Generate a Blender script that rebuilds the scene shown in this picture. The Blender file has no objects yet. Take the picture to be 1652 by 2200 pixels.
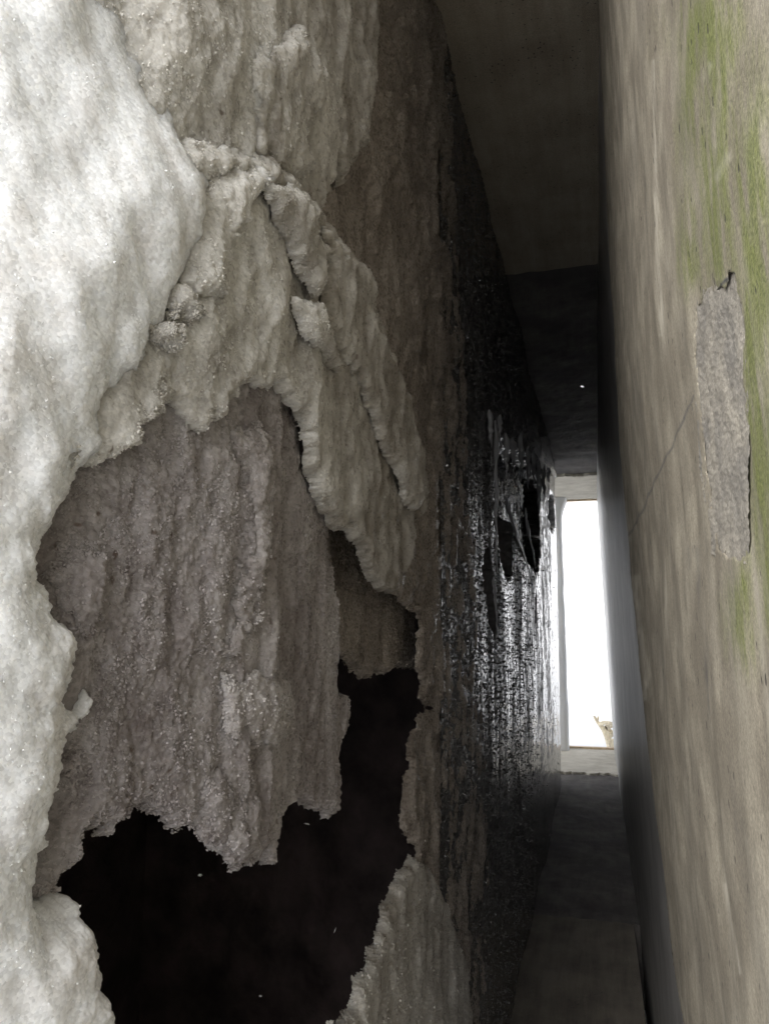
import bpy, math, random
import numpy as np

# ------------------------------------------------------------------ camera, sky, sun, exposure
sc = bpy.context.scene
FPX, VPX, VPY, CXP, CYP = 1652.0, 1280.0, 1345.0, 826.0, 1100.0
EYE = 1.10                                   # camera height over the passage floor
PITCH = math.atan((VPY - CYP) / FPX)
YAW = math.atan((VPX - CXP) / FPX * math.cos(PITCH))
cam_d = bpy.data.cameras.new('camera')
cam = bpy.data.objects.new('camera', cam_d)
sc.collection.objects.link(cam)
cam.location = (0, 0, EYE)
cam.rotation_euler = (math.pi / 2 + PITCH, 0, YAW)
cam_d.sensor_fit = 'VERTICAL'
cam_d.sensor_height = 24
cam_d.lens = 24 * FPX / 2200
cam_d.clip_start = 0.01
cam_d.clip_end = 5000
sc.camera = cam

SUN_EL, SUN_AZ = math.radians(30), math.radians(198)     # azimuth clockwise from +Y
wd = bpy.data.worlds.new('World')
sc.world = wd
wd.use_nodes = True
nt = wd.node_tree
nt.nodes.clear()
sky = nt.nodes.new('ShaderNodeTexSky')
sky.sky_type = 'NISHITA'
sky.sun_disc = False
sky.sun_elevation = SUN_EL
sky.sun_rotation = SUN_AZ
sky.air_density = 1.0
sky.dust_density = 3.0
hs = nt.nodes.new('ShaderNodeHueSaturation')
hs.inputs['Saturation'].default_value = 0.15
bg = nt.nodes.new('ShaderNodeBackground')
bg.inputs['Strength'].default_value = 0.15
wo = nt.nodes.new('ShaderNodeOutputWorld')
nt.links.new(sky.outputs[0], hs.inputs['Color'])
nt.links.new(hs.outputs[0], bg.inputs[0])
nt.links.new(bg.outputs[0], wo.inputs[0])

sun_d = bpy.data.lights.new('sun', 'SUN')
sun_d.energy = 0.55
sun_d.angle = math.radians(36)
sun_d.color = (1.0, 0.98, 0.95)
sun = bpy.data.objects.new('sun', sun_d)
sc.collection.objects.link(sun)
S = (math.sin(SUN_AZ) * math.cos(SUN_EL), math.cos(SUN_AZ) * math.cos(SUN_EL), math.sin(SUN_EL))
from mathutils import Vector
sun.rotation_euler = Vector(S).to_track_quat('Z', 'Y').to_euler()

sc.view_settings.view_transform = 'Standard'
sc.view_settings.look = 'None'
sc.view_settings.gamma = 1
sc.view_settings.exposure = 1.3
sc.view_settings.use_curve_mapping = False
sc.render.engine = 'CYCLES'
sc.cycles.max_bounces = 6
sc.cycles.diffuse_bounces = 5
sc.cycles.glossy_bounces = 3
sc.cycles.sample_clamp_indirect = 8
sc.cycles.use_denoising = True
sc.cycles.use_adaptive_sampling = True
sc.cycles.adaptive_threshold = 0.02

# ------------------------------------------------------------------ helpers
rng = np.random.default_rng(7)
random.seed(7)

def _hash(ix, iy, seed):
    h = (ix.astype(np.int64) * 374761393 + iy.astype(np.int64) * 668265263 + seed * 974634777) & 0xffffffff
    h = ((h ^ (h >> 13)) * 1274126177) & 0xffffffff
    h = ((h ^ (h >> 16)) * 2246822519) & 0xffffffff
    return (h ^ (h >> 15)) & 0xffffffff

def noise(x, y, seed=0):                     # gradient noise, about -1..1
    x = np.asarray(x, float); y = np.asarray(y, float)
    ix = np.floor(x); iy = np.floor(y)
    fx = x - ix; fy = y - iy
    u = fx * fx * fx * (fx * (fx * 6 - 15) + 10); v = fy * fy * fy * (fy * (fy * 6 - 15) + 10)
    def g(dx, dy):
        a = _hash(ix + dx, iy + dy, seed) / 4294967296.0 * 2 * np.pi
        return np.cos(a) * (fx - dx) + np.sin(a) * (fy - dy)
    n0 = g(0, 0) * (1 - u) + g(1, 0) * u
    n1 = g(0, 1) * (1 - u) + g(1, 1) * u
    return (n0 * (1 - v) + n1 * v) * 1.5

def fbm(x, y, seed=0, oct=3):
    s = 0; a = 1.0
    for k in range(oct):
        s = s + a * noise(x, y, seed + 17 * k); x = x * 2.03 + 3.1; y = y * 2.03 - 1.7; a *= 0.5
    return s

def sstep(a, b, x):
    t = np.clip((x - a) / (b - a), 0, 1)
    return t * t * (3 - 2 * t)

def rays(px, py):                            # slopes dx/dy and dz/dy of the sight line through a photo pixel
    cp, sp, cy, sy = math.cos(PITCH), math.sin(PITCH), math.cos(YAW), math.sin(YAW)
    F = np.array([-sy * cp, cy * cp, sp]); r = np.array([cy, sy, 0]); u = np.cross(r, F)
    px = np.asarray(px, float); py = np.asarray(py, float)
    kx = (px - CXP) / FPX; ky = -(py - CYP) / FPX
    D = [F[i] + kx * r[i] + ky * u[i] for i in range(3)]
    return D[0] / D[1], D[2] / D[1]

def project(x, y, z):
    cp, sp, cy, sy = math.cos(PITCH), math.sin(PITCH), math.cos(YAW), math.sin(YAW)
    F = np.array([-sy * cp, cy * cp, sp]); r = np.array([cy, sy, 0]); u = np.cross(r, F)
    z = z - EYE
    d = F[0] * x + F[1] * y + F[2] * z
    return CXP + FPX * (r[0] * x + r[1] * y) / d, CYP - FPX * (u[0] * x + u[1] * y + u[2] * z) / d

CEIL = 2.30
L0, L1 = 0.278, -0.011                       # left wall face: x = -(L0 + L1 z)
R0, R1 = 0.110, 0.0260                       # right wall face: x = R0 - R1 z
BC, BY = 1.25, 0.60                          # the left wall rounds away towards the mouth
MOUTH = 0.18

def bend(y): return BC * np.maximum(0, BY - y) ** 2
def left_x(y, z, o=0.0): return -(L0 + L1 * z + bend(y)) + o
def right_x(y, z, o=0.0): return R0 - R1 * z - o

def on_left(px, py, o=0.0):
    a, b = rays(px, py)
    y = (-(L0 + EYE * L1) + o) / np.minimum(a + L1 * b, -1e-3)
    for _ in range(12):
        z = EYE + b * y
        f = a * y - left_x(y, z, o)
        df = a + L1 * b - 2 * BC * np.maximum(0, BY - y)
        y = np.clip(y - f / np.where(np.abs(df) < 1e-4, -1e-4, df), 0.05, 9)
    return y, EYE + b * y

def on_right(px, py, o=0.0):
    a, b = rays(px, py)
    y = (R0 - R1 * EYE - o) / np.maximum(a + R1 * b, 1e-3)
    return np.clip(y, 0.02, 9), EYE + b * np.clip(y, 0.02, 9)

def sdf(poly, x, y):                         # signed distance, positive inside
    P = np.asarray(poly, float)
    d = np.full(x.shape, 1e18); ins = np.zeros(x.shape, bool)
    n = len(P)
    for i in range(n):
        ax, ay = P[i]; bx, by = P[(i + 1) % n]
        ex, ey = bx - ax, by - ay
        wx, wy = x - ax, y - ay
        t = np.clip((wx * ex + wy * ey) / (ex * ex + ey * ey + 1e-18), 0, 1)
        d = np.minimum(d, (wx - t * ex) ** 2 + (wy - t * ey) ** 2)
        c = ((ay <= y) & (by > y)) | ((by <= y) & (ay > y))
        if abs(ey) > 1e-15:
            ins ^= c & (x < ax + (y - ay) / ey * ex)
    return np.where(ins, 1, -1) * np.sqrt(d)

def link(o, parent=None):
    sc.collection.objects.link(o)
    if parent is not None: o.parent = parent
    return o

def tag(o, label=None, cat=None, group=None, kind=None):
    if label: o['label'] = label
    if cat: o['category'] = cat
    if group: o['group'] = group
    if kind: o['kind'] = kind
    return o

def mesh_obj(name, co, faces, mat, parent=None, smooth=True, attrs=None):
    me = bpy.data.meshes.new(name)
    co = np.asarray(co, np.float32); faces = np.asarray(faces, np.int32)
    k = faces.shape[1]
    me.vertices.add(len(co)); me.vertices.foreach_set('co', co.ravel())
    me.loops.add(faces.size); me.loops.foreach_set('vertex_index', faces.ravel())
    me.polygons.add(len(faces))
    me.polygons.foreach_set('loop_start', np.arange(len(faces), dtype=np.int32) * k)
    me.polygons.foreach_set('use_smooth', np.full(len(faces), smooth))
    me.update(calc_edges=True)
    for nm, v in (attrs or {}).items():
        at = me.attributes.new(nm, 'FLOAT', 'POINT')
        at.data.foreach_set('value', np.asarray(v, np.float32))
    me.validate()
    me.materials.append(mat)
    return link(bpy.data.objects.new(name, me), parent)

def grid_faces(nr, nc, keep):                # keep: bool (nr,nc) vertices in use
    idx = np.arange(nr * nc).reshape(nr, nc)
    f = np.stack([idx[:-1, :-1], idx[:-1, 1:], idx[1:, 1:], idx[1:, :-1]], -1)
    ok = keep[:-1, :-1] & keep[:-1, 1:] & keep[1:, 1:] & keep[1:, :-1]
    return f[ok]

def compact(co, faces, attrs):
    used = np.zeros(len(co), bool); used[faces.ravel()] = True
    m = np.cumsum(used) - 1
    return co[used], m[faces], {k: v[used] for k, v in attrs.items()}

def box(name, x0, x1, y0, y1, z0, z1, mat, parent=None):
    co = [(x, y, z) for x in (x0, x1) for y in (y0, y1) for z in (z0, z1)]
    f = [(0, 1, 3, 2), (4, 6, 7, 5), (0, 4, 5, 1), (2, 3, 7, 6), (0, 2, 6, 4), (1, 5, 7, 3)]
    return mesh_obj(name, co, f, mat, parent, smooth=False)

def tube_data(pts, rad, n=8):
    pts = np.asarray(pts, float); rad = np.asarray(rad, float)
    V = []; Fc = []
    m = len(pts)
    for i in range(m):
        t = pts[min(i + 1, m - 1)] - pts[max(i - 1, 0)]; t /= np.linalg.norm(t) + 1e-12
        a = np.cross(t, (0.31, 0.9, 0.17)); a /= np.linalg.norm(a); b = np.cross(t, a)
        for k in range(n):
            q = 2 * math.pi * k / n
            V.append(pts[i] + rad[i] * (math.cos(q) * a + math.sin(q) * b))
    for i in range(m - 1):
        for k in range(n):
            Fc.append((i * n + k, i * n + (k + 1) % n, (i + 1) * n + (k + 1) % n, (i + 1) * n + k))
    return V, Fc

# ------------------------------------------------------------------ materials
def new_mat(name):
    m = bpy.data.materials.new(name); m.use_nodes = True
    t = m.node_tree; b = t.nodes['Principled BSDF']
    return m, t, b

def N(t, kind, **kw):
    n = t.nodes.new(kind)
    for k, v in kw.items():
        if k in n.inputs: n.inputs[k].default_value = v
        else: setattr(n, k, v)
    return n

def coords(t, scale=(1, 1, 1)):
    g = N(t, 'ShaderNodeNewGeometry')
    m = N(t, 'ShaderNodeMapping'); m.inputs['Scale'].default_value = scale
    t.links.new(g.outputs['Position'], m.inputs['Vector'])
    return m.outputs[0]

def noise_tex(t, vec, scale, detail=4, rough=0.6):
    n = N(t, 'ShaderNodeTexNoise'); n.inputs['Scale'].default_value = scale
    n.inputs['Detail'].default_value = detail; n.inputs['Roughness'].default_value = rough
    t.links.new(vec, n.inputs['Vector'])
    return n.outputs['Fac']

def ramp(t, fac, stops):
    r = N(t, 'ShaderNodeValToRGB')
    e = r.color_ramp.elements
    e[0].position, e[0].color = stops[0][0], (*stops[0][1], 1)
    e[1].position, e[1].color = stops[-1][0], (*stops[-1][1], 1)
    for p, c in stops[1:-1]:
        q = e.new(p); q.color = (*c, 1)
    t.links.new(fac, r.inputs['Fac'])
    return r.outputs['Color']

def mix(t, fac, a, b, mode='MIX'):
    m = N(t, 'ShaderNodeMix', data_type='RGBA', blend_type=mode)
    for i, v in ((0, fac), (6, a), (7, b)):
        if hasattr(v, 'is_linked'): t.links.new(v, m.inputs[i])
        else: m.inputs[i].default_value = v if i == 0 else (*v, 1)
    return m.outputs[2]

def math_n(t, op, a, b=None):
    m = N(t, 'ShaderNodeMath', operation=op)
    for i, v in ((0, a), (1, b)):
        if v is None: continue
        if hasattr(v, 'is_linked'): t.links.new(v, m.inputs[i])
        else: m.inputs[i].default_value = v
    return m.outputs[0]

def attr(t, name):
    a = N(t, 'ShaderNodeAttribute', attribute_name=name)
    return a.outputs['Fac']

def bump(t, height, strength, dist, normal=None):
    b = N(t, 'ShaderNodeBump'); b.inputs['Strength'].default_value = strength; b.inputs['Distance'].default_value = dist
    t.links.new(height, b.inputs['Height'])
    if normal is not None: t.links.new(normal, b.inputs['Normal'])
    return b.outputs[0]

def frost_mat(name, clean_lit, dirty_dim, rough=0.4, grain=420, bstr=0.8, bdist=0.0022, sss=0.0, srad=0.024):
    m, t, b = new_mat(name)
    p = coords(t)
    vor = N(t, 'ShaderNodeTexVoronoi'); vor.inputs['Scale'].default_value = grain
    t.links.new(p, vor.inputs['Vector'])
    nz = noise_tex(t, p, grain * 0.33, 3, 0.7)
    col = mix(t, attr(t, 'dirt'), clean_lit, dirty_dim)  # blend carries random dirt and, on some sheets, painted light falloff
    col = mix(t, attr(t, 'grit'), col, (0.09, 0.06, 0.045))
    cell = ramp(t, vor.outputs['Color'], [(0.0, (0.80, 0.80, 0.80)), (1.0, (1.12, 1.12, 1.12))])
    t.links.new(mix(t, 1.0, col, cell, 'MULTIPLY'), b.inputs['Base Color'])
    t.links.new(ramp(t, vor.outputs['Color'], [(0.0, (rough * .4,) * 3), (1.0, (rough * 1.7,) * 3)]), b.inputs['Roughness'])
    b.inputs['IOR'].default_value = 1.31
    b.inputs['Subsurface Weight'].default_value = sss
    b.inputs['Subsurface Radius'].default_value = (1.0, 0.95, 0.88)
    b.inputs['Subsurface Scale'].default_value = srad
    hgt = math_n(t, 'ADD', math_n(t, 'MULTIPLY', vor.outputs['Distance'], -0.9), math_n(t, 'MULTIPLY', nz, 0.6))
    t.links.new(bump(t, hgt, bstr, bdist), b.inputs['Normal'])
    return m

SNOW = ((0.82, 0.84, 0.86), (0.58, 0.55, 0.52))
BUFF = ((0.58, 0.567, 0.537), (0.23, 0.21, 0.183))
GREY = ((0.375, 0.354, 0.352), (0.18, 0.158, 0.156))
BROWN = ((0.33, 0.298, 0.268), (0.165, 0.14, 0.12))
M_snow = frost_mat('frost_white', *SNOW, 0.5, 520, 0.18, 0.0012, sss=0.9, srad=0.03)
M_frost = frost_mat('frost_old', *BUFF, 0.42, 420, 0.28, 0.0018, sss=0.9)
M_grey = frost_mat('frost_grey', *GREY, 0.34, 380, 0.32, 0.002, sss=0.9)
M_brown = frost_mat('frost_brown', *BROWN, 0.32, 300, 0.5, 0.0025)

PALE = ((0.44, 0.42, 0.414), (0.24, 0.216, 0.21))
M_pale = frost_mat('frost_pale', *PALE, 0.36, 380, 0.32, 0.002, sss=0.9)

def grain_mat(name, clean_lit, dirty_dim, rough=0.3, lo=0.95, hi=1.18):
    m, t, b = new_mat(name)
    oi = N(t, 'ShaderNodeNewGeometry')
    v = ramp(t, oi.outputs['Random Per Island'], [(0.0, (lo,) * 3), (1.0, (hi,) * 3)])
    t.links.new(mix(t, 1.0, mix(t, attr(t, 'dirt'), clean_lit, dirty_dim), v, 'MULTIPLY'), b.inputs['Base Color'])
    b.inputs['Roughness'].default_value = rough
    b.inputs['IOR'].default_value = 1.31
    return m
G_snow = grain_mat('grain_white', *SNOW, hi=1.1)
G_frost = grain_mat('grain_buff', *BUFF)
G_grey = grain_mat('grain_grey', *GREY)
G_pale = grain_mat('grain_pale', *PALE)
G_brown = grain_mat('grain_brown', *BROWN)
G_wet = grain_mat('grain_wet', (0.10, 0.098, 0.097), (0.07, 0.07, 0.07), 0.06)
G_stone = grain_mat('grain_stone', (0.30, 0.285, 0.255), (0.14, 0.13, 0.12), 0.95, 0.75, 1.15)

def wet_mat():
    m, t, b = new_mat('wet_ice')
    p = coords(t)
    col = ramp(t, noise_tex(t, coords(t, (1, 1, 0.25)), 14, 5), [(0.3, (0.05, 0.049, 0.05)), (0.7, (0.135, 0.132, 0.132))])
    t.links.new(col, b.inputs['Base Color'])
    b.inputs['Roughness'].default_value = 0.1
    b.inputs['IOR'].default_value = 1.33
    b.inputs['Coat Weight'].default_value = 0.5
    b.inputs['Coat Roughness'].default_value = 0.08
    nb = bump(t, noise_tex(t, coords(t, (1, 0.5, 1.3)), 95, 4, 0.7), 0.9, 0.004)
    t.links.new(nb, b.inputs['Normal'])
    return m
M_wet = wet_mat()

def clear_ice():
    m, t, b = new_mat('clear_ice')
    b.inputs['Base Color'].default_value = (0.30, 0.30, 0.31, 1)
    b.inputs['Roughness'].default_value = 0.12
    b.inputs['IOR'].default_value = 1.31
    b.inputs['Transmission Weight'].default_value = 0.3
    nb = bump(t, noise_tex(t, coords(t), 240, 4), 0.6, 0.002)
    t.links.new(nb, b.inputs['Normal'])
    return m
M_ice = clear_ice()

def concrete_mat(name, c0, c1, streak=(1, 1, 0.03), sscale=60, moss=False, rough=0.85, grain=0.5, pits=True, damp=None, stb=0.3, stw=0.5, bscale=7, bdet=3):
    m, t, b = new_mat(name)
    p = coords(t)
    big = noise_tex(t, p, bscale, bdet)
    st = noise_tex(t, coords(t, streak), sscale, 4, 0.65)
    fine = noise_tex(t, p, 420, 3, 0.7)
    f = math_n(t, 'ADD', math_n(t, 'MULTIPLY', big, 0.55), math_n(t, 'MULTIPLY', st, stw))
    col = ramp(t, f, [(0.275 + stw * .2, c0), (0.275 + stw * .5 + .11, c1)])
    col = mix(t, 1.0, col, ramp(t, fine, [(0.32, (0.66, 0.66, 0.66)), (0.68, (1.12, 1.12, 1.12))]), 'MULTIPLY')
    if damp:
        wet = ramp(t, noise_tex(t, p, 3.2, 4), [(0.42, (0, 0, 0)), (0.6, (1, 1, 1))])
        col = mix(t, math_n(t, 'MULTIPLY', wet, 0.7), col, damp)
    if moss:
        brk = noise_tex(t, coords(t, (1, 1, 0.3)), 70, 6, 0.8)
        jit = math_n(t, 'MULTIPLY', math_n(t, 'SUBTRACT', brk, 0.52), 2.4)
        def broken(nm, k=1.0):
            q = math_n(t, 'ADD', attr(t, nm), math_n(t, 'MULTIPLY', jit, math_n(t, 'MINIMUM', math_n(t, 'MULTIPLY', attr(t, nm), 2.5), k)))
            q.node.use_clamp = True
            return q
        col = mix(t, 0.6, col, ramp(t, brk, [(0.3, (0.72, 0.72, 0.72)), (0.7, (1.22, 1.22, 1.22))]), 'MULTIPLY')
        mc = ramp(t, fine, [(0.35, (0.085, 0.108, 0.02)), (0.65, (0.20, 0.222, 0.062))])
        col = mix(t, math_n(t, 'MULTIPLY', broken('moss'), 0.88), col, mc)
        col = mix(t, broken('pale'), col, (0.60, 0.56, 0.47))
        col = mix(t, broken('dark', 0.6), col, (0.075, 0.075, 0.078))
    hgt = math_n(t, 'ADD', math_n(t, 'MULTIPLY', fine, grain), math_n(t, 'MULTIPLY', st, stb))
    if pits:
        v = N(t, 'ShaderNodeTexVoronoi'); v.inputs['Scale'].default_value = 80
        t.links.new(coords(t, (1, 1, 0.6)), v.inputs['Vector'])
        pit = ramp(t, math_n(t, 'ADD', v.outputs['Distance'], math_n(t, 'MULTIPLY', big, 0.42)), [(0.29, (1, 1, 1)), (0.335, (0, 0, 0))])
        col = mix(t, math_n(t, 'MULTIPLY', pit, 0.8), col, (0.045, 0.04, 0.035))
        hgt = math_n(t, 'SUBTRACT', hgt, math_n(t, 'MULTIPLY', pit, 0.8))
    t.links.new(col, b.inputs['Base Color'])
    b.inputs['Roughness'].default_value = rough
    t.links.new(bump(t, hgt, 0.6, 0.0016), b.inputs['Normal'])
    return m

M_conc = concrete_mat('concrete_tan', (0.25, 0.22, 0.17), (0.42, 0.38, 0.30), streak=(1, 1, 0.06), sscale=45, moss=True, stw=0.14, stb=0.08, bscale=16, bdet=6)
M_conc_plain = concrete_mat('concrete_plain', (0.24, 0.22, 0.18), (0.40, 0.37, 0.30))
M_conc_dark = concrete_mat('concrete_grey', (0.24, 0.237, 0.235), (0.46, 0.45, 0.44), rough=0.38, sscale=90, grain=0.08, pits=False, stb=0.12)
M_soffit = concrete_mat('concrete_soffit', (0.26, 0.22, 0.165), (0.38, 0.335, 0.26), streak=(1, 0.08, 1), sscale=30)
M_floor = concrete_mat('concrete_floor', (0.10, 0.088, 0.072), (0.19, 0.168, 0.138), streak=(1, 0.08, 1), sscale=30)
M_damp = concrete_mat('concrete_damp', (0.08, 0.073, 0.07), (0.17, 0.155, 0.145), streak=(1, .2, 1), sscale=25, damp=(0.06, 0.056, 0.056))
M_light = concrete_mat('concrete_light', (0.56, 0.52, 0.44), (0.76, 0.72, 0.63), streak=(0.3, 1, 1), sscale=30)

def spall_mat():
    m, t, b = new_mat('spalled_aggregate')
    p = coords(t)
    v = N(t, 'ShaderNodeTexVoronoi'); v.inputs['Scale'].default_value = 700
    t.links.new(p, v.inputs['Vector'])
    c = ramp(t, v.outputs['Color'], [(0.0, (0.22, 0.205, 0.18)), (0.4, (0.28, 0.262, 0.228)), (0.8, (0.34, 0.318, 0.272)), (1.0, (0.43, 0.405, 0.355))])
    big = ramp(t, noise_tex(t, p, 25, 4), [(0.35, (0.7, 0.7, 0.72)), (0.65, (1.1, 1.08, 1.05))])
    t.links.new(mix(t, 1.0, c, big, 'MULTIPLY'), b.inputs['Base Color'])
    b.inputs['Roughness'].default_value = 0.9
    t.links.new(bump(t, v.outputs['Distance'], 0.3, 0.0008), b.inputs['Normal'])
    return m
M_spall = spall_mat()

def simple(name, c, r=0.8, nscale=40, var=0.4):
    m, t, b = new_mat(name)
    p = coords(t)
    lo = tuple(x * (1 - var) for x in c); hi = tuple(min(1, x * (1 + var)) for x in c)
    t.links.new(ramp(t, noise_tex(t, p, nscale, 5), [(0.3, lo), (0.7, hi)]), b.inputs['Base Color'])
    b.inputs['Roughness'].default_value = r
    t.links.new(bump(t, noise_tex(t, p, nscale * 4, 4), 0.5, 0.01), b.inputs['Normal'])
    return m
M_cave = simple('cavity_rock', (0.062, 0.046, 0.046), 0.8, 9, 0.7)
M_ground = simple('snow_ground', (0.82, 0.83, 0.85), 0.7, 1.5, 0.05)
M_bark = simple('pale_bark', (0.80, 0.69, 0.52), 0.8, 30, 0.3)
M_tan = simple('tan_edge', (0.66, 0.52, 0.36), 0.7, 30, 0.25)  # tan strips along the outer sill and lintel edges
M_flake = simple('snowflake_white', (0.85, 0.86, 0.88), 0.5, 300, 0.05)

# ------------------------------------------------------------------ relief sheets on the two walls
def relief(x, z, kind, seed):
    if kind == 'snow':
        return (0.0062 * fbm(x * 14, z * 9, seed, 3) - 0.0020 * np.abs(fbm((x + z * .45) * 26, z * 8, seed + 15, 2)) + 0.0024 * fbm((x + z * .5) * 30, z * 9, seed + 5, 3)
                + 0.0002 * noise(x * 300, z * 300, seed + 9))
    if kind == 'frost':
        return (0.0060 * fbm(x * 18, z * 9, seed, 3) + 0.0022 * fbm(x * 60, z * 34, seed + 5, 3)
                + 0.0007 * noise(x * 240, z * 240, seed + 9))
    if kind == 'grey':
        return (0.0055 * fbm(x * 20, z * 7, seed, 3) - 0.0018 * np.abs(fbm(x * 46, z * 8, seed + 5, 2)) + 0.0015 * fbm(x * 80, z * 60, seed + 7, 3)
                + 0.0010 * noise(x * 240, z * 240, seed + 9))
    if kind == 'brown':
        led = sstep(0.05, 0.22, fbm(x * 15, z * 12, seed + 21, 3)) * 0.005
        return (0.006 * fbm(x * 9, z * 6, seed, 3) - 0.0035 * np.abs(fbm(x * 40, z * 18, seed + 5, 3)) + led
                + 0.0016 * noise(x * 120, z * 160, seed + 9))
    return 0 * x

OCT = np.array([(1, 0, 0), (-1, 0, 0), (0, 1, 0), (0, -1, 0), (0, 0, 1), (0, 0, -1)], float)
OCF = np.array([(0, 2, 4), (2, 1, 4), (1, 3, 4), (3, 0, 4), (2, 0, 5), (1, 2, 5), (3, 1, 5), (0, 3, 5)])
def grains(parent, co, sd, n, size, mat, seed, dirt=None, name='ice_grains', near=None):
    r = np.random.default_rng(seed)
    dist = np.clip(co[:, 1], .3, 3)
    w = (1 + 3.0 * (sd < 0.008)) * (0.15 + np.clip(0.5 + fbm(co[:, 1] * 30, co[:, 2] * 24, seed, 2), 0, 1.5))
    if near is not None: w = w * near(co)
    pick = r.choice(len(co), n, p=w / w.sum())
    c = co[pick]
    dv = np.zeros(n) if dirt is None else dirt[pick]
    q = r.normal(size=(n, 4)); q /= np.linalg.norm(q, axis=1)[:, None]
    a, b, d, e = q.T
    R = np.stack([np.stack([1 - 2 * (d * d + e * e), 2 * (b * d - a * e), 2 * (b * e + a * d)], -1),
                  np.stack([2 * (b * d + a * e), 1 - 2 * (b * b + e * e), 2 * (d * e - a * b)], -1),
                  np.stack([2 * (b * e - a * d), 2 * (d * e + a * b), 1 - 2 * (b * b + d * d)], -1)], 1)
    sc_ = size * np.exp(np.clip(r.normal(size=(n, 1, 1)), -2, 1.6) * 0.36) * (0.7 + 0.6 * r.random((n, 1, 3)))
    c = c - np.array([size * 0.35, 0, 0]) * (1 if parent.name.startswith(('brown', 'dark', 'grey', 'ice', 'frost', 'white', 'pale')) else 0)
    V = np.einsum('nij,nkj->nki', R, OCT[None] * sc_) + c[:, None] + r.normal(size=(n, 1, 3)) * size * 0.4
    F = (OCF[None] + 6 * np.arange(n)[:, None, None]).reshape(-1, 3)
    o = mesh_obj(name, V.reshape(-1, 3), F, mat, parent, smooth=False, attrs={'dirt': np.repeat(dv, 6)})
    o['kind'] = 'stuff'

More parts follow.
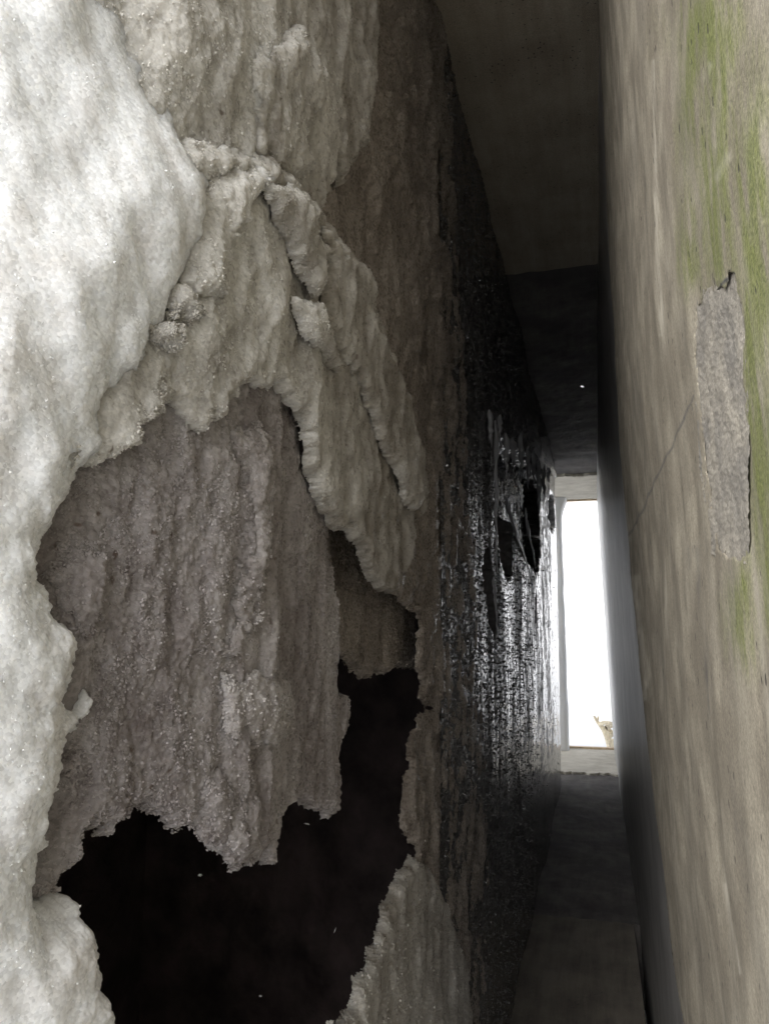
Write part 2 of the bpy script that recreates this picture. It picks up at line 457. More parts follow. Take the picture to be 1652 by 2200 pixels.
def sheet(name, poly, o, T, w, kind, mat, seed, step=2.5, side='L', parent=None, holes=(), rag=1.0, bounds=None,
          tilt=None, wide=None, extra=None, dirt_and_light0=0.42, grain=None, mk=0.45):
    P = np.asarray(poly, float)
    conv = on_left if side == 'L' else on_right
    def dense(q):                            # fine steps along the outline, so bends of the wall are followed
        out = []
        for i in range(len(q)):
            a = np.asarray(q[i], float); b = np.asarray(q[(i + 1) % len(q)], float)
            k = max(1, int(np.hypot(*(b - a)) / 60))
            out += [a + (b - a) * j / k for j in range(k)]
        return np.array(out)
    Pd = dense(P)
    om = o - mk * T - (wide[1] if wide is not None else 0)
    py_, pz_ = conv(Pd[:, 0], Pd[:, 1], om)
    poly_w = np.stack([py_, pz_], 1)
    x0, y0 = P.min(0) - 12; x1, y1 = P.max(0) + 12
    if side == 'L':
        ex, ez = poly_w[:, 0], poly_w[:, 1]
        qx, qy = project(left_x(ex, ez, o), ex, ez)
        x0, y0, x1, y1 = min(x0, qx.min() - 8), min(y0, qy.min() - 8), max(x1, qx.max() + 8), max(y1, qy.max() + 8)
    if bounds: x0, y0, x1, y1 = max(x0, bounds[0]), max(y0, bounds[1]), min(x1, bounds[2]), min(y1, bounds[3])
    cx = np.arange(x0, x1, step); cy = np.arange(y0, y1, step)
    GX, GY = np.meshgrid(cx, cy)
    Y, Z = conv(GX, GY, o)
    def field(Y, Z):
        sd = sdf(poly_w, Y, Z)
        for h in holes_w: sd = np.minimum(sd, -sdf(h, Y, Z))
        return sd + rag * (0.0050 * fbm(Y * 50, Z * 55, seed + 31, 2) + 0.0026 * noise(Y * 170, Z * 150, seed + 33) + 0.0013 * noise(Y * 420, Z * 400, seed + 35))
    holes_w = []
    for h in holes:
        hd = dense(h); hy, hz = conv(hd[:, 0], hd[:, 1], om)
        holes_w.append(np.stack([hy, hz], 1))
    sd = field(Y, Z)
    inside = sd > 0
    gj, gi = np.gradient(sd)
    g2 = gi * gi + gj * gj + 1e-14
    pad = np.pad(inside, 1)
    keep = inside.copy()
    for di in (0, 1, 2):
        for dj in (0, 1, 2): keep |= pad[di:di + sd.shape[0], dj:dj + sd.shape[1]]
    rim = keep & ~inside                     # rim vertices are pulled onto the outline
    GX = GX + np.where(rim, np.clip(-sd * gi / g2, -1.5, 1.5), 0) * step
    GY = GY + np.where(rim, np.clip(-sd * gj / g2, -1.5, 1.5), 0) * step
    Y, Z = conv(GX, GY, o)
    sd = np.where(rim, 0, sd)
    s = np.clip(sd / w, 0, 1)
    prof = 1 - np.sqrt(np.maximum(0, 1 - (1 - s) ** 2))
    h = o - T * prof
    if wide is not None:                     # broad thinning towards the outline
        h = h - wide[1] * (1 - sstep(0, wide[0], sd))
    rel = relief(Y, Z, kind, seed)
    h = h + rel
    if tilt: h = h + tilt(Y, Z)
    X = left_x(Y, Z, h) if side == 'L' else right_x(Y, Z, h)
    co = np.stack([X, Y, Z], -1).reshape(-1, 3)
    if isinstance(dirt_and_light0, tuple): dirt_and_light0 = dirt_and_light0[0] + (dirt_and_light0[1] - dirt_and_light0[0]) * sstep(dirt_and_light0[2], dirt_and_light0[3], Y)  # tuple form paints light falloff: tone darkens deeper into the passage
    dirt = dirt_and_light0 + 0.42 * fbm(Y * 12, Z * 6, seed + 41, 3) + 0.30 * fbm(Y * 70, Z * 40, seed + 43, 3) - rel / 0.012 * 0.3  # random mottling; hollows of the relief come out darker
    grit = (0.25 if kind == 'snow' else 0.8) * sstep(0.62, 0.8, noise(Y * 170, Z * 120, seed + 45)) * sstep(0.15, 0.5, fbm(Y * 16, Z * 9, seed + 47, 2))
    at = {'dirt': np.clip(dirt, 0, 1).ravel(), 'grit': np.clip(grit, 0, 1).ravel()} if side == 'L' else {}
    if extra: at.update({k: v.ravel() for k, v in extra(GX, GY, Y, Z).items()})
    f = grid_faces(len(cy), len(cx), keep)
    if side == 'R': f = f[:, ::-1]
    at['sd'] = sd.ravel()
    co, f, at = compact(co, f, at)
    sdv = at.pop('sd')
    ob = mesh_obj(name, co, f, mat, parent, True, at)
    if grain: grains(ob, co, sdv, grain[0], grain[1], grain[2], seed + 3, at.get('dirt'), grain[3] if len(grain) > 3 else 'ice_grains')
    return ob

# ------------------------------------------------------------------ the setting: ground, floor, ceiling, masses
def ground():
    n = 160
    g = np.sinh(np.linspace(-7.2, 7.2, n)) * 1.2
    X, Y = np.meshgrid(g, g)
    Z = -0.32 + 0.05 * fbm(X * 0.5, Y * 0.5, 3, 3) * np.clip(np.hypot(X, Y) / 6, 0, 1)
    Z = Z + 0.36 * np.clip(Y - 12, 0, 80) * sstep(12, 22, Y) * (1 + 0.1 * fbm(X * 0.03, Y * 0.03, 9, 3))  # snow slope added beyond the slit so the opening fills with white
    f = grid_faces(n, n, np.ones((n, n), bool))
    o = mesh_obj('snowy_ground', np.stack([X, Y, Z], -1).reshape(-1, 3), f, M_ground)
    tag(o, kind='structure')
ground()

Y_IN, Y_OUT = 6.25, 7.70
Y_JC, Y_JF = 2.53, 3.20

def slab(name, x0, x1, y0, y1, z0, z1, face, mat, parent, amp=0.004, seed=0, edge0=0.0, edge1=0.0, nx=24, ny=90, slope=0.0):
    # a slab whose seen face ('top' or 'bottom') is uneven and whose ends are ragged
    u = np.linspace(0, 1, nx); v = np.linspace(0, 1, ny)
    U, V = np.meshgrid(u, v)
    X = x0 + (x1 - x0) * U
    ya = y0 + edge0 * fbm(X * 18, X * 0 + 3.3, seed + 1, 3); yb = y1 + edge1 * fbm(X * 18, X * 0 + 7.7, seed + 2, 3)
    Y = ya + (yb - ya) * V
    zf = (z1 if face == 'top' else z0) + slope * (Y - y0) + amp * fbm(X * 6, Y * 4, seed, 4)
    zo = np.full_like(zf, z0 if face == 'top' else z1)
    co = np.concatenate([np.stack([X, Y, zf], -1).reshape(-1, 3), np.stack([X, Y, zo], -1).reshape(-1, 3)])
    f = grid_faces(ny, nx, np.ones((ny, nx), bool)); m = nx * ny
    if face == 'top': F = [f, f[:, ::-1] + m]
    else: F = [f[:, ::-1], f + m]
    i = np.arange(m).reshape(ny, nx)
    for e in (i[0], i[-1], i[:, 0], i[:, -1]):
        F.append(np.stack([e[:-1], e[1:], e[1:] + m, e[:-1] + m], -1))
    return mesh_obj(name, co, np.concatenate(F), mat, parent, False)

floor = tag(slab('floor', -0.42, 0.092, 0.1, Y_JF, -0.30, 0.0, 'top', M_floor, None, 0.003, 11, 0, 0.02, nx=40, ny=160), kind='structure')
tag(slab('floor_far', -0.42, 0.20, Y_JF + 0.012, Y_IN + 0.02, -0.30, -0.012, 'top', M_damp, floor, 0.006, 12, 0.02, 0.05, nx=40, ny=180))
floor['label'] = 'brown dusty concrete floor at the near end of the passage'
sill = slab('sill', -0.42, 0.26, Y_IN - 0.02, Y_OUT, -0.30, 0.004, 'top', M_light, floor, 0.004, 13, 0.06, 0, nx=40, ny=50, slope=-0.03)
box('sill_edge', -0.40, 0.26, Y_OUT + 0.002, Y_OUT + 0.06, -0.29, -0.025, M_tan, floor)
ceiling = tag(slab('ceiling', -0.62, 0.30, 0.22, Y_JC, CEIL, CEIL + 0.5, 'bottom', M_soffit, None, 0.003, 21, 0, 0.012, nx=40, ny=160), kind='structure')
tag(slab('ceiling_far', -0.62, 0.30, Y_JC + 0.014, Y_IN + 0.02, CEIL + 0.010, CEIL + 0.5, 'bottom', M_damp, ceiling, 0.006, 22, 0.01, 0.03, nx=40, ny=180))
slab('lintel', -0.62, 0.30, Y_IN, Y_OUT, CEIL - 0.012, CEIL + 0.5, 'bottom', M_light, ceiling, 0.004, 23, 0.03, 0, nx=40, ny=50, slope=0.03)
box('lintel_edge', -0.40, 0.26, Y_OUT + 0.002, Y_OUT + 0.05, CEIL + 0.018, CEIL + 0.4, M_tan, ceiling)

# left concrete wall with an opening into a cavity
WB = -0.085                                  # concrete face behind the ice
HY0, HY1, HZ0, HZ1 = 0.20, 1.75, 0.05, 1.14
wl = bpy.data.objects.new('left_wall', None); link(wl)
wl.location = (-0.5, 1, 0)
tag(wl, 'ice-coated concrete wall with a black hole, along the dark side of the passage', 'wall')
def wall_piece(y0, y1, z0, z1):
    ny, nz = max(2, int((y1 - y0) / 0.05)), max(2, int((z1 - z0) / 0.05))
    Y, Z = np.meshgrid(np.linspace(y0, y1, ny), np.linspace(z0, z1, nz))
    X = left_x(Y, Z, WB)
    o = mesh_obj('wall_face', np.stack([X, Y, Z], -1).reshape(-1, 3) - np.array(wl.location), grid_faces(nz, ny, np.ones((nz, ny), bool)), M_conc_plain, wl)
    return o
for a in ((MOUTH, 5.62, HZ1, CEIL + .02), (MOUTH, 5.62, -0.3, HZ0), (HY1, 5.62, HZ0, HZ1)): wall_piece(*a)
def off(o, v=None):
    return o
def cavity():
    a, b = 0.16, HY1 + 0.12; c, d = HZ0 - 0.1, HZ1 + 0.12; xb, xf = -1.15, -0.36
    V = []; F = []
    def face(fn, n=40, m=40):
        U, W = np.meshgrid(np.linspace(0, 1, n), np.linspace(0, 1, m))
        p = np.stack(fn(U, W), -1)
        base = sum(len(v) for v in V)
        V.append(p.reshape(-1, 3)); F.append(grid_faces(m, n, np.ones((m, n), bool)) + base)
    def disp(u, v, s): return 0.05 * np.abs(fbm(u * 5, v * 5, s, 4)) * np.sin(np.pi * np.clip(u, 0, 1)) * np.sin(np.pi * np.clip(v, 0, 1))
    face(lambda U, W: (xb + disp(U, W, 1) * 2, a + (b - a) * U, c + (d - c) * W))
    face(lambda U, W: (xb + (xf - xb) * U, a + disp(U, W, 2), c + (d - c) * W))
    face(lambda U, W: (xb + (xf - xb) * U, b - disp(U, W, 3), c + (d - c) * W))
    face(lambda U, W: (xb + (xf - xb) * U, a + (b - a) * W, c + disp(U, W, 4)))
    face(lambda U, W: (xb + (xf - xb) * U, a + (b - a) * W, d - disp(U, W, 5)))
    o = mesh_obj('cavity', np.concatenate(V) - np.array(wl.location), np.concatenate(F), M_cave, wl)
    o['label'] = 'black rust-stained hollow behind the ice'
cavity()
box('wall_core', -5 + .5, -1.25 + .5, 0.16 - 1, 3.6 - 1, -0.4, 2.90, M_conc_plain, wl)  # ends early to let more sky light into the gap
box('wall_core', -1.24 + .5, -0.60 + .5, 1.90 - 1, 5.597 - 1, -0.4, 2.90, M_conc_plain, wl)
box('wall_core', -1.24 + .5, -0.60 + .5, 0.163 - 1, 1.89 - 1, 1.30, 2.90, M_conc_plain, wl)
box('wall_core', -1.24 + .5, -0.60 + .5, 0.163 - 1, 1.89 - 1, -0.4, -0.07, M_conc_plain, wl)
box('wall_core', -1.24 + .5, -0.62 + .5, 0.10 - 1, 0.155 - 1, -0.4, 2.90, M_conc_plain, wl)
Y_LE = 5.62                                  # left wall cut short here; the gap is added to light the far end
def pillar():                                # snow-plastered pillar past the gap
    n, m = 40, 150
    q = np.linspace(0, 2 * np.pi, n, endpoint=False)
    zz = np.linspace(-0.32, CEIL + 0.55, m)
    Q, Z = np.meshgrid(q, zz)
    cs, sn = np.cos(Q), np.sin(Q)
    sx = np.sign(cs) * np.abs(cs) ** 0.3; sy = np.sign(sn) * np.abs(sn) ** 0.3
    X = -0.668 + 0.385 * sx + 0.006 * fbm(sx * 3 + 9, Z * 4, 31, 3) + 0.05 * np.clip((Z - 2.1) / .2, 0, 1) ** 2
    Y = 7.62 + 0.16 * sy + 0.006 * fbm(sy * 3, Z * 4, 33, 3)
    i = np.arange(n * m).reshape(m, n)
    f = np.stack([i[:-1], np.roll(i[:-1], -1, 1), np.roll(i[1:], -1, 1), i[1:]], -1).reshape(-1, 4)
    o = mesh_obj('snowy_pillar', np.stack([X, Y, Z], -1).reshape(-1, 3), f, M_snow, attrs={'dirt': np.zeros(n * m), 'grit': np.zeros(n * m)})
    tag(o, 'white snow-plastered pillar edging the bright slit', 'pillar')
pillar()

# right concrete wall
EDGE = [(1289, 180), (1300, 420), (1311, 600), (1322, 760), (1331, 940), (1342, 1080), (1356, 1240), (1374, 1420), (1388, 1560), (1410, 1760), (1438, 1990), (1472, 2260), (1510, 2520)]
SPALL = [(1498, 660), (1512, 640), (1535, 632), (1548, 618), (1580, 592), (1592, 640), (1600, 720), (1594, 820), (1598, 940), (1594, 1060), (1598, 1150), (1592, 1202), (1566, 1196),
         (1540, 1180), (1530, 1100), (1516, 1000), (1506, 880), (1494, 760)]
wr = bpy.data.objects.new('right_wall', None); link(wr)
wr.location = (0, 0, 0)
tag(wr, 'tan concrete wall with green moss streaks, running beside the bright slit', 'wall')
def gauss(GX, GY, lst):
    s = 0
    for cx, cy, sx, sy, a in lst: s = s + a * np.exp(-((GX - cx) / sx) ** 2 - ((GY - cy) / sy) ** 2)
    return s
def seg_d(GX, GY, pts):
    d = np.full(GX.shape, 1e9)
    for (ax, ay), (bx, by) in zip(pts[:-1], pts[1:]):
        ex, ey = bx - ax, by - ay
        t = np.clip(((GX - ax) * ex + (GY - ay) * ey) / (ex * ex + ey * ey), 0, 1)
        d = np.minimum(d, np.hypot(GX - ax - t * ex, GY - ay - t * ey))
    return d
def wall_marks(GX, GY, Y, Z):
    g = 1.15 * gauss(GX, GY, [(1625, 700, 40, 420, .35), (1545, 460, 34, 150, 1.1), (1480, 560, 22, 70, 0.9), (1530, 200, 60, 260, .62), (1475, 260, 22, 240, .5), (1630, 380, 36, 260, .62), (1618, 800, 24, 240, .75),
                       (1640, 1000, 40, 200, .6), (1590, 1330, 36, 110, .75), (1635, 1260, 40, 120, .6), (1545, 60, 40, 120, .5), (1640, 620, 20, 120, .5), (1500, 60, 120, 100, .25)])
    lg = np.log(Y)
    n = fbm(lg * 22, Z * 22, 51, 3)
    moss = np.clip(1.12 * g * (0.72 + 0.6 * n) - 0.06, 0, 0.9)
    pale = 0.85 * np.exp(-(seg_d(GX + 5 * noise(GX * .02, GY * .02, 2), GY, [(1362, 1240), (1372, 1330), (1388, 1450), (1386, 1500)]) / 5.0) ** 2)
    pale += 0.6 * np.exp(-(seg_d(GX, GY, [(1404, 130), (1412, 420), (1424, 660), (1422, 720)]) / 3.0) ** 2)
    pale += 0.6 * np.exp(-(seg_d(GX, GY, [(1340, 1080), (1350, 1160)]) / 4) ** 2)
    pale += 0.55 * np.exp(-(seg_d(GX, GY, [(1550, 1900), (1570, 1990), (1592, 2090)]) / 5) ** 2)
    pale += 0.2 * np.exp(-(seg_d(GX, GY, [(1512, 170), (1524, 140)]) / 9) ** 2) + 0.25 * np.exp(-(seg_d(GX, GY, [(1545, 380), (1570, 335)]) / 10) ** 2)
    st = fbm(lg * 12, Z * 4, 77, 2)
    pale += 0.18 * sstep(0.35, 0.8, st)
    pale *= 0.6 + 0.6 * np.clip(fbm(lg * 14, Z * 30, 79, 2) + .4, 0, 1)
    dark = 0.75 * np.exp(-(seg_d(GX + 3 * noise(GX * .03, GY * .03, 8), GY, [(1486, 850), (1440, 960), (1400, 1040), (1376, 1100), (1350, 1150)]) / 2.0) ** 2)
    dark += 0.6 * np.exp(-(seg_d(GX + 6 * noise(GX * .02, GY * .02, 5), GY, [(1484, 1180), (1500, 1300), (1512, 1400), (1530, 1530)]) / 9) ** 2) * np.clip(0.3 + n, 0, 1)
    dark += 0.10 * sstep(0.2, 0.9, fbm(lg * 13, Z * 7, 99, 2)) + 0.16 * sstep(0.1, 0.9, fbm(lg * 5, Z * 7, 98, 4))
    dark += 0.9 * np.exp(-(seg_d(GX, GY, [(1512, 636), (1535, 628), (1550, 612), (1580, 588)]) / 4) ** 2)
    return {'moss': moss, 'pale': np.clip(pale, 0, 1), 'dark': np.clip(dark, 0, 1)}
near_poly = [(1283, -420)] + [(1286, 0)] + EDGE + [(2050, 2520), (2050, -420)]
def near_tilt(Y, Z): return 0.004 * fbm(Y * 5, Z * 3, 61, 3) 
panel = sheet('wall_panel', near_poly, 0.006, 0.0007, 0.002, 'none', M_conc, 60, 3.0, 'R', wr, holes=(SPALL,), rag=0.75, tilt=near_tilt, extra=wall_marks)
panel['label'] = 'lighter tan panel with green moss and a bare spalled patch'
def spall_tilt(Y, Z): return 0.0005 * noise(Y * 300, Z * 300, 71) + 0.0008 * fbm(Y * 60, Z * 50, 72, 3)
SP2 = [(x + (12 if x > 1550 else -12), y + (10 if y > 900 else -14)) for x, y in SPALL]
sp = sheet('spalled_patch', SP2, 0.0054, 0.0, 0.004, 'none', M_spall, 70, 2.0, 'R', wr, rag=0.3, tilt=spall_tilt)
def right_far():
    y = 1 / np.linspace(1 / 0.9, 1 / (Y_OUT), 220)
    Y, Z = np.meshgrid(y, np.linspace(-0.3, CEIL + 0.02, 260))
    X = right_x(Y, Z, 0.003 * fbm(Y * 1.2, Z * 1, 81, 3) - 0.004)
    o = mesh_obj('wall_panel', np.stack([X, Y, Z], -1).reshape(-1, 3), grid_faces(260, 220, np.ones((260, 220), bool)), M_conc_dark, wr)
    o['label'] = 'darker grey streaked concrete deeper in the passage'
right_far()
def right_core():
    co = []
    for y in (-0.9, Y_OUT - 0.002):
        for z in (-0.4, 2.8):
            co.append((right_x(y, min(z, 2.4), -0.022), y, z))
        for z in (-0.4, 2.8):
            co.append((5.0, y, z))
    f = [(0, 1, 3, 2), (4, 6, 7, 5), (0, 4, 5, 1), (2, 3, 7, 6), (0, 2, 6, 4), (1, 5, 7, 3)]
    mesh_obj('wall_core', co, f, M_conc_plain, wr, smooth=False)
right_core()
roof = box('roof_slab', -5, 5, 0.24, 4.0, CEIL + 0.61, CEIL + 0.68, M_conc_plain, ceiling)  # kept short so sky light reaches the gap at the far end

# ------------------------------------------------------------------ the ice on the left wall
V_EDGE = [(830, 1268), (898, 1320), (896, 1430), (912, 1470), (905, 1500), (934, 1520), (905, 1545), (886, 1600), (876, 1700), (870, 1780), (890, 1830), (858, 1890), (832, 1960), (816, 2020),
          (797, 2080), (770, 2120), (765, 2160), (730, 2200), (690, 2290), (660, 2460)]
W = [(330, -320), (330, 640), (640, 880), (745, 1120)] + V_EDGE + [(1020, 2460), (1040, 2200), (1044, 1900), (1036, 1500), (1020, 1250), (1004, 1000), (980, 600), (968, 300), (962, 60), (955, -320)]
def w_clip(Y, Z): return 0
o = sheet('brown_ice_sheet', W, 0.0, 0.010, 0.012, 'brown', M_brown, 100, 2.5, grain=(8000, 0.0011, G_brown))
tag(o, 'thin brownish ice crust covering the wall to the edge of the black hole', 'ice sheet')

NOTCH = [(660, 1040), (745, 1110), (840, 1240), (915, 1300), (905, 1432), (882, 1436), (852, 1430), (832, 1446), (800, 1440), (790, 1454), (764, 1432), (742, 1416), (722, 1400), (690, 1380), (680, 1200)]
o = sheet('dark_ice_lump', NOTCH, -0.035, 0.02, 0.010, 'grey', M_brown, 120, 2.5, grain=(2500, 0.0013, G_brown))
tag(o, 'small dark lumpy ice set back in the notch above the black hole', 'ice sheet')

MID = [(150, 900), (350, 800), (540, 780), (640, 850), (694, 1070), (702, 1150), (714, 1300), (718, 1400), (722, 1500), (752, 1496), (740, 1560), (722, 1620), (726, 1690), (722, 1745), (702, 1752),
       (690, 1738), (665, 1732), (650, 1712), (630, 1714), (604, 1752), (602, 1790), (582, 1812), (577, 1852), (547, 1840), (530, 1832), (506, 1856), (480, 1846), (456, 1816), (446, 1788),
       (436, 1758), (420, 1762), (400, 1786), (380, 1780), (366, 1750), (345, 1735), (320, 1742), (305, 1730), (282, 1744), (276, 1756), (240, 1776), (192, 1764), (180, 1782), (175, 1830),
       (160, 1862), (150, 1890), (135, 1912), (110, 1932), (80, 1938), (20, 1940), (-20, 1800), (-20, 1100)]
def mid_tilt(Y, Z):
    yy, zz = on_left(np.array([585.]), np.array([1150.]), 0.004)
    y2, z2 = on_left(np.array([525.]), np.array([1400.]), 0.004)
    wob = 0.006 * noise(Z * 30, Z * 0, 5)
    rib = 0.006 * np.exp(-((Y - yy - wob) / 0.010) ** 2) * sstep(.9, 1.0, Z + .06) + 0.006 * np.exp(-((Y - y2 + wob) / 0.012) ** 2)
    return rib
o = sheet('grey_ice_curtain', MID, 0.004, 0.016, 0.011, 'grey', M_grey, 140, 2.2, tilt=mid_tilt, grain=(20000, 0.00085, G_grey))
tag(o, 'broad grey granular ice curtain hanging with a ragged lower edge over the black hole', 'ice curtain')

MOUND = [(888, 1838), (858, 1890), (832, 1960), (816, 2020), (797, 2080), (770, 2120), (765, 2160), (730, 2200), (690, 2290), (680, 2420), (1005, 2420), (1012, 2200), (1000, 2060), (962, 1950), (925, 1870)]
o = sheet('pale_ice_mound', MOUND, 0.014, 0.016, 0.022, 'grey', M_frost, 180, 2.5, dirt_and_light0=0.5, grain=(3000, 0.0011, G_frost))
tag(o, 'raised pale ice mound at the bottom, beside the black hole', 'ice mound')

LUMPS = [
    ([(500, 1452), (556, 1434), (628, 1450), (640, 1500), (624, 1590), (598, 1612), (560, 1602), (506, 1612), (496, 1560)], 0.018, 'swelling pale ice boss in the middle of the grey curtain'),
    ([(432, 1712), (466, 1644), (530, 1660), (566, 1690), (572, 1760), (566, 1850), (506, 1854), (456, 1814), (440, 1770)], 0.016, 'rounded grey ice lobe hanging lowest from the grey curtain'),
    ([(92, 1230), (150, 1170), (230, 1190), (245, 1260), (240, 1330), (200, 1380), (140, 1370), (96, 1310)], 0.018, 'pale ice bulge low beside the white frost edge'),
    ([(500, 930), (560, 900), (590, 960), (596, 1060), (580, 1200), (556, 1330), (520, 1420), (500, 1400), (520, 1240), (530, 1080)], 0.013, 'long upright pale ice rib on the upper grey curtain'),
    ([(124, 1560), (160, 1555), (186, 1590), (190, 1650), (160, 1670), (130, 1650), (118, 1600)], 0.018, 'small rounded ice knob at the grey curtain\'s outer edge'),
]
for i, (pl, oo, lb) in enumerate(LUMPS):
    if i in (0, 3):                          # the paler rib and boss
        o = sheet('ice_lump', pl, 0.0145, 0.013, 0.034, 'grey', M_pale, 200 + 7 * i, 2.5, rag=1.6, dirt_and_light0=0.45, grain=(1100, 0.0009, G_pale))
        tag(o, lb, 'ice lump', 'ice lumps on the grey curtain')
        continue
    o = sheet('ice_lump', pl, oo * 0.65, 0.011, 0.03, 'grey', M_grey, 200 + 7 * i, 2.5, rag=1.3, grain=(1000, 0.0009, G_grey))
    tag(o, lb, 'ice lump', 'ice lumps on the grey curtain')

TOP = [(60, -320), (830, -320), (808, -60), (804, 150), (790, 290), (765, 340), (742, 398), (728, 352), (720, 330), (712, 400), (682, 458), (742, 528), (788, 588), (797, 650), (842, 760), (872, 842),
       (906, 960), (913, 1060), (902, 1112), (884, 1120), (876, 1200), (852, 1276), (834, 1270), (818, 1262), (795, 1220), (780, 1176), (746, 1126), (736, 1146), (706, 1102), (690, 1075), (680, 1040),
       (665, 1000), (655, 950), (650, 910), (640, 880), (616, 850), (602, 820), (580, 836), (556, 830), (540, 816), (525, 830), (506, 860), (490, 886), (466, 910), (446, 926), (420, 916), (400, 890),
       (386, 866), (363, 843), (350, 870), (326, 900), (310, 932), (300, 960), (256, 986), (212, 984), (190, 992), (120, 1030), (0, 1030)]
o = sheet('frost_apron', TOP, 0.022, 0.016, 0.012, 'frost', M_frost, 300, 2.2, tilt=lambda Y, Z: 0.020 * sstep(0.56, 0.42, Y) * sstep(1.42, 1.54, Z), dirt_and_light0=(0.05, 0.66, 0.36, 0.85), grain=(15000, 0.0008, G_frost))  # fading light from the mouth is painted into the apron's tone
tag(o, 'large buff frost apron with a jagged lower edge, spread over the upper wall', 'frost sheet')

FR = [
    ([(300, 330), (400, 300), (500, 312), (580, 335), (640, 380), (690, 455), (676, 490), (640, 470), (600, 420), (540, 385), (470, 378), (420, 410), (340, 430)], 0.034, 'arched fold of frost crowning the apron'),
    ([(448, 372), (540, 346), (600, 380), (592, 398), (548, 420), (536, 470), (516, 492), (510, 530), (502, 600), (492, 642), (470, 652), (438, 640), (404, 604), (400, 500), (430, 420)], 0.038,
     'tongue of frost hanging between the white bank and the buff apron'),
    ([(372, 640), (400, 596), (440, 640), (456, 672), (440, 690), (396, 680)], 0.040, 'short frost stub just under the hanging frost tongue'),
    ([(335, 700), (366, 692), (398, 706), (408, 730), (396, 752), (350, 742)], 0.038, 'rounded frost nub at the white bank\'s edge'),
    ([(560, 380), (640, 400), (672, 470), (712, 540), (700, 582), (690, 632), (684, 640), (662, 610), (640, 540), (600, 470)], 0.040, 'sloping frost shoulder on the apron, left of the dark groove'),
    ([(700, 492), (745, 532), (784, 582), (794, 650), (838, 760), (868, 842), (900, 960), (906, 1056), (896, 1102), (878, 1086), (862, 1040), (846, 1000), (818, 940), (806, 880), (764, 800),
      (724, 722), (700, 692), (706, 604), (720, 548)], 0.038, 'long frost lobe along the apron\'s far edge'),
    ([(640, 640), (688, 660), (722, 740), (742, 800), (728, 800), (700, 760), (660, 720)], 0.038, 'narrow frost flake beside the dark groove'),
    ([(520, 120), (640, 60), (700, 180), (660, 300), (690, 370), (640, 380), (560, 320), (540, 240)], 0.034, 'faint frost swelling high on the apron'),
]
for i, (pl, oo, lb) in enumerate(FR):
    o = sheet('frost_lobe', pl, oo - .002, 0.014, 0.018, 'frost', M_frost, 400 + 9 * i, 2.2, rag=1.0, dirt_and_light0=(0.05, 0.62, 0.36, 0.85), grain=(700, 0.0008, G_frost))  # lobes share the apron's painted light falloff
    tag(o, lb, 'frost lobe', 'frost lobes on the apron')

BANK = [(-620, -320), (250, -320), (270, 40), (300, 180), (350, 300), (420, 378), (432, 440), (404, 500), (388, 590), (376, 640), (346, 672), (332, 700), (312, 750), (292, 800), (286, 832), (250, 852),
        (212, 872), (202, 900), (196, 960), (152, 1050), (130, 1100), (110, 1150), (80, 1192), (75, 1250), (100, 1310), (150, 1340), (161, 1390), (150, 1440), (140, 1470), (128, 1510), (150, 1484),
        (168, 1466), (188, 1500), (186, 1540), (160, 1562), (126, 1590), (116, 1650), (105, 1700), (82, 1760), (75, 1820), (62, 1900), (76, 1936), (116, 1936), (134, 1922), (150, 1914), (176, 1930),
        (182, 1970), (192, 2000), (206, 2030), (205, 2100), (211, 2200), (220, 2460), (-620, 2460)]
def bank_tilt(Y, Z): return -0.006 * sstep(0.06, -0.1, 0 * Y)
o = sheet('white_frost_bank', BANK, 0.046, 0.042, 0.042, 'snow', M_snow, 500, 2.5, wide=(0.10, 0.012), dirt_and_light0=0.14, mk=0.75, rag=0.7, grain=(7000, 0.0005, G_snow))
tag(o, 'bright white snowy frost bank at the mouth of the passage', 'frost bank')

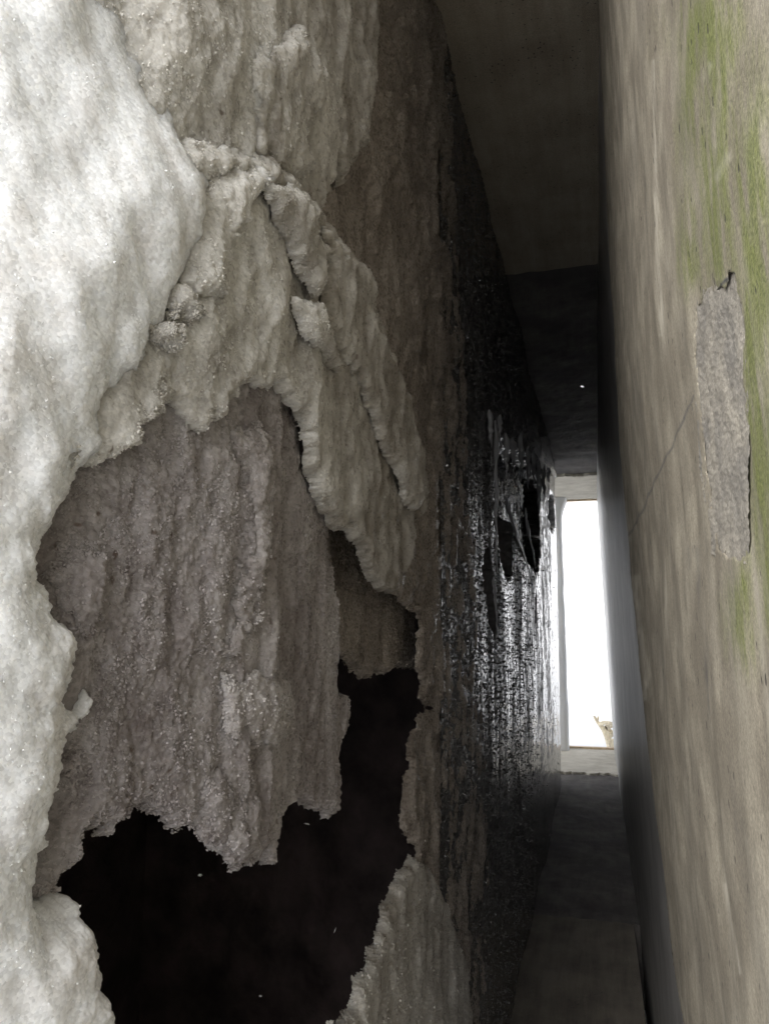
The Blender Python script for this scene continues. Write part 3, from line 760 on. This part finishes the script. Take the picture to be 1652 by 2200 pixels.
# wet ice deeper in
CAV = [(1066, 960), (1082, 922), (1098, 948), (1120, 962), (1148, 985), (1164, 1060), (1160, 1130), (1166, 1190), (1160, 1232), (1146, 1236), (1128, 1195), (1112, 1150), (1102, 1130), (1104, 1240), (1088, 1246),
       (1072, 1200), (1062, 1080)]
CAV2 = [(1036, 1215), (1052, 1170), (1060, 1250), (1068, 1340), (1064, 1390), (1052, 1330)]
CAV3 = [(1176, 1050), (1190, 1060), (1192, 1130), (1184, 1150), (1176, 1110)]
def wet_sheet():
    xs = np.concatenate([np.arange(946, 1100, 1.6), np.arange(1100, 1199.0, 0.8)])
    ys = np.full(xs.shape, 1345.0)
    yy, _ = on_left(xs, ys, 0.0)
    z = np.linspace(-0.012, CEIL + 0.012, 900)
    Y, Z = np.meshgrid(yy, z)
    lg = np.log(Y) * 3.0
    h = 0.007 * fbm(lg * 2.2, Z * 1.6, 601, 3) * Y / 2.5 + (0.0016 * fbm(lg * 16, Z * 3, 602, 3) + 0.0011 * noise(lg * 60, Z * 22, 603) + 0.0008 * noise(lg * 90, Z * 60, 604)) * (Y / 2.5) + 0.0022 * noise(lg * 150, Z * 110, 607) * sstep(3.4, 2.2, Y)
    wall_t = sstep(0.0, 0.5, Z - 1.2)
    h = h - 0.007 * np.abs(fbm(lg * 12, Z * 7, 605, 3)) * wall_t
    smooth = sstep(4.6, 5.8, Y)
    h = h * (1 - 0.6 * smooth) + smooth * 0.004 * noise(Y * 14, Z * 1.2, 606)
    for C, dep in ((CAV, 0.07), (CAV2, 0.05), (CAV3, 0.06)):
        C = np.asarray(C, float); cy_, cz_ = on_left(C[:, 0], C[:, 1], 0.0)
        q = sdf(np.stack([np.log(cy_) * 3, cz_], 1), lg, Z) + 0.02 * fbm(lg * 9, Z * 22, 611, 3)
        h = h - dep * sstep(-0.004, 0.035, q)
    # sloping smooth glaze high up by the ceiling
    g = np.asarray([(1150, 880), (1200, 1045), (1182, 1010), (1164, 1002), (1156, 950)], float)
    gy, gz = on_left(g[:, 0], g[:, 1], 0.0)
    q = sdf(np.stack([np.log(gy) * 3, gz], 1), lg, Z)
    h = h + sstep(-0.01, 0.03, q) * (0.01 + 0.12 * (Z - 2.12))
    X = left_x(Y, Z, h)
    keep = np.ones(X.shape, bool)
    co, f, at = compact(np.stack([X, Y, Z], -1).reshape(-1, 3), grid_faces(len(z), len(yy), keep), {})
    ob = mesh_obj('wet_ice_sheet', co, f, M_wet)
    grains(ob, co, np.ones(len(co)), 20000, 0.0021, G_wet, 77, near=lambda c: sstep(4.2, 2.4, c[:, 1]) + 0.05)
    return ob
wet = wet_sheet()
tag(wet, 'dark glistening wet ice glaze on the wall beside the bright slit', 'ice sheet')

def icicle(path, r0, seed, proud=0.006):
    q = np.asarray(path, float)
    t = np.linspace(0, 1, 14)
    xs = np.interp(t, np.linspace(0, 1, len(q)), q[:, 0]); ys = np.interp(t, np.linspace(0, 1, len(q)), q[:, 1])
    y, z = on_left(xs, ys, proud)
    x = left_x(y, z, proud)
    pts = np.stack([x, y, z], 1)
    r = 0.7 * r0 * np.clip(0.15 + t / 0.22, 0, 1) * (1 - t) ** 0.8 * (1 + 0.6 * noise(t * 11, t * 0 + seed + .5, seed)) + 0.0012
    pts[:, 1] += r0 * 1.2 * noise(t * 5, t * 0 + seed + .3, seed + 50); pts[:, 0] += r0 * .4 * noise(t * 7, t * 0 + seed + .3, seed + 51)
    v, f = tube_data(pts, r, 8)
    return mesh_obj('icicle', v, f, M_ice, wet)
strands = [([(1088, 1070), (1096, 1108), (1106, 1145), (1122, 1182), (1136, 1225), (1148, 1268)], .010), ([(1128, 1092), (1134, 1140), (1144, 1186), (1150, 1228)], .010),
           ([(1150, 1228), (1151, 1300), (1153, 1380)], .008), ([(1086, 930), (1087, 985), (1088, 1025)], .016), ([(1102, 940), (1103, 985), (1104, 1010)], .018), ([(1118, 930), (1119, 990), (1121, 1035)], .018),
           ([(1134, 960), (1135, 1010), (1137, 1052)], .02), ([(1146, 970), (1147, 1010), (1148, 1040)], .02), ([(1156, 985), (1157, 1060), (1158, 1118)], .02), ([(1168, 1000), (1168, 1045), (1169, 1080)], .022),
           ([(1178, 1005), (1178, 1030), (1179, 1060)], .022), ([(1064, 905), (1064, 1000), (1066, 1100), (1068, 1230)], .012), ([(1052, 880), (1053, 930), (1054, 960)], .014), ([(1072, 890), (1073, 930), (1074, 962)], .014),
           ([(1060, 1240), (1064, 1290), (1070, 1370)], .008)]
for i, (p, r) in enumerate(strands): icicle(p, r, i + 3)

# ------------------------------------------------------------------ beyond the slit
def shrub(name, base, segs, label):
    V = []; F = []
    for pts, r0, r1 in segs:
        v, f = tube_data(np.asarray(pts) + np.asarray(base), np.linspace(r0, r1, len(pts)), 7)
        F += [tuple(i + len(V) for i in q) for q in f]; V += list(v)
    o = mesh_obj(name, V, F, M_bark)
    tag(o, label, 'shrub')
def at(px, py, y):
    a, b = rays(px, py); return np.array([float(a) * y, y, EYE + float(b) * y])
D = 9.0
b0 = at(1316, 1640, D)
def P(px, py, dy=0.0): return at(px, py, D + dy) - b0
shrub('bare_shrub', b0, [
    ([P(1316, 1640), P(1311, 1604), P(1305, 1585), P(1297, 1568), P(1288, 1557), P(1281, 1549), P(1275, 1538)], .05, .012),
    ([P(1297, 1568), P(1303, 1561, .1), P(1314, 1559, .2), P(1330, 1562, .3)], .034, .02),
    ([P(1288, 1557), P(1298, 1552, -.1), P(1310, 1553, -.2), P(1328, 1558, -.2)], .026, .014),
    ([P(1305, 1585), P(1312, 1578, .1), P(1328, 1572, .1)], .04, .02),
    ([P(1311, 1604), P(1318, 1592, .1), P(1332, 1586, .1)], .04, .02),
    ([P(1299, 1566), P(1308, 1568, .2), P(1318, 1576, .2), P(1332, 1580, .2)], .03, .012),
    ([P(1281, 1549), P(1284, 1543), P(1285, 1539)], .018, .01)], 'pale bare twigs showing through the bottom of the bright slit')

# ------------------------------------------------------------------ falling snow
def flake(px, py, dist, size, seed):
    c = at(px, py, dist)
    r = np.random.default_rng(seed)
    u = r.normal(size=3); u /= np.linalg.norm(u); v = np.cross(u, r.normal(size=3)); v /= np.linalg.norm(v)
    V = []; F = []
    def add(p, q, r0, r1):
        a, f = tube_data([p, (p + q) / 2, q], [r0, (r0 + r1) / 2, r1], 5)
        F.extend([tuple(i + len(V) for i in g) for g in f]); V.extend(a)
    for k in range(6):
        an = k * math.pi / 3; d = math.cos(an) * u + math.sin(an) * v; L = size * (0.75 + .4 * r.random())
        add(c, c + d * L, size * .13, size * .03)
        for sgn in (-1, 1):
            a2 = an + sgn * math.pi / 3; e = math.cos(a2) * u + math.sin(a2) * v
            add(c + d * L * .5, c + d * L * .5 + e * size * .38, size * .08, size * .02)
    return mesh_obj('snowflake', V, F, M_flake)
FL = [(960, 1000, .55, 'drifting snowflake in front of the brown ice crust'), (1250, 830, .55, 'drifting snowflake in front of the dark ceiling'), (720, 1998, .5, 'drifting snowflake low beside the brown ice crust'),
      (560, 2140, .5, 'drifting snowflake lowest in the black hole'), (300, 1765, .42, 'drifting snowflake just under the grey curtain'), (430, 1880, .42, 'drifting snowflake in the black hole under the hanging lobe'),
      (660, 1770, .5, 'drifting snowflake at the far corner of the grey curtain'), (430, 2100, .45, 'drifting snowflake near the bottom of the black hole'), (360, 1990, .42, 'drifting snowflake beside the white frost edge'),
      (640, 1900, .5, 'drifting snowflake in the middle of the black hole')]
FL = [FL[k] for k in (0, 1, 2, 3, 5, 6)]
for i, (a, b, c, lb) in enumerate(FL):
    o = flake(a, b, c * 1.5, 0.0020 + 0.0005 * (i % 3), 900 + i)
    tag(o, lb, 'snowflake', 'falling snowflakes')
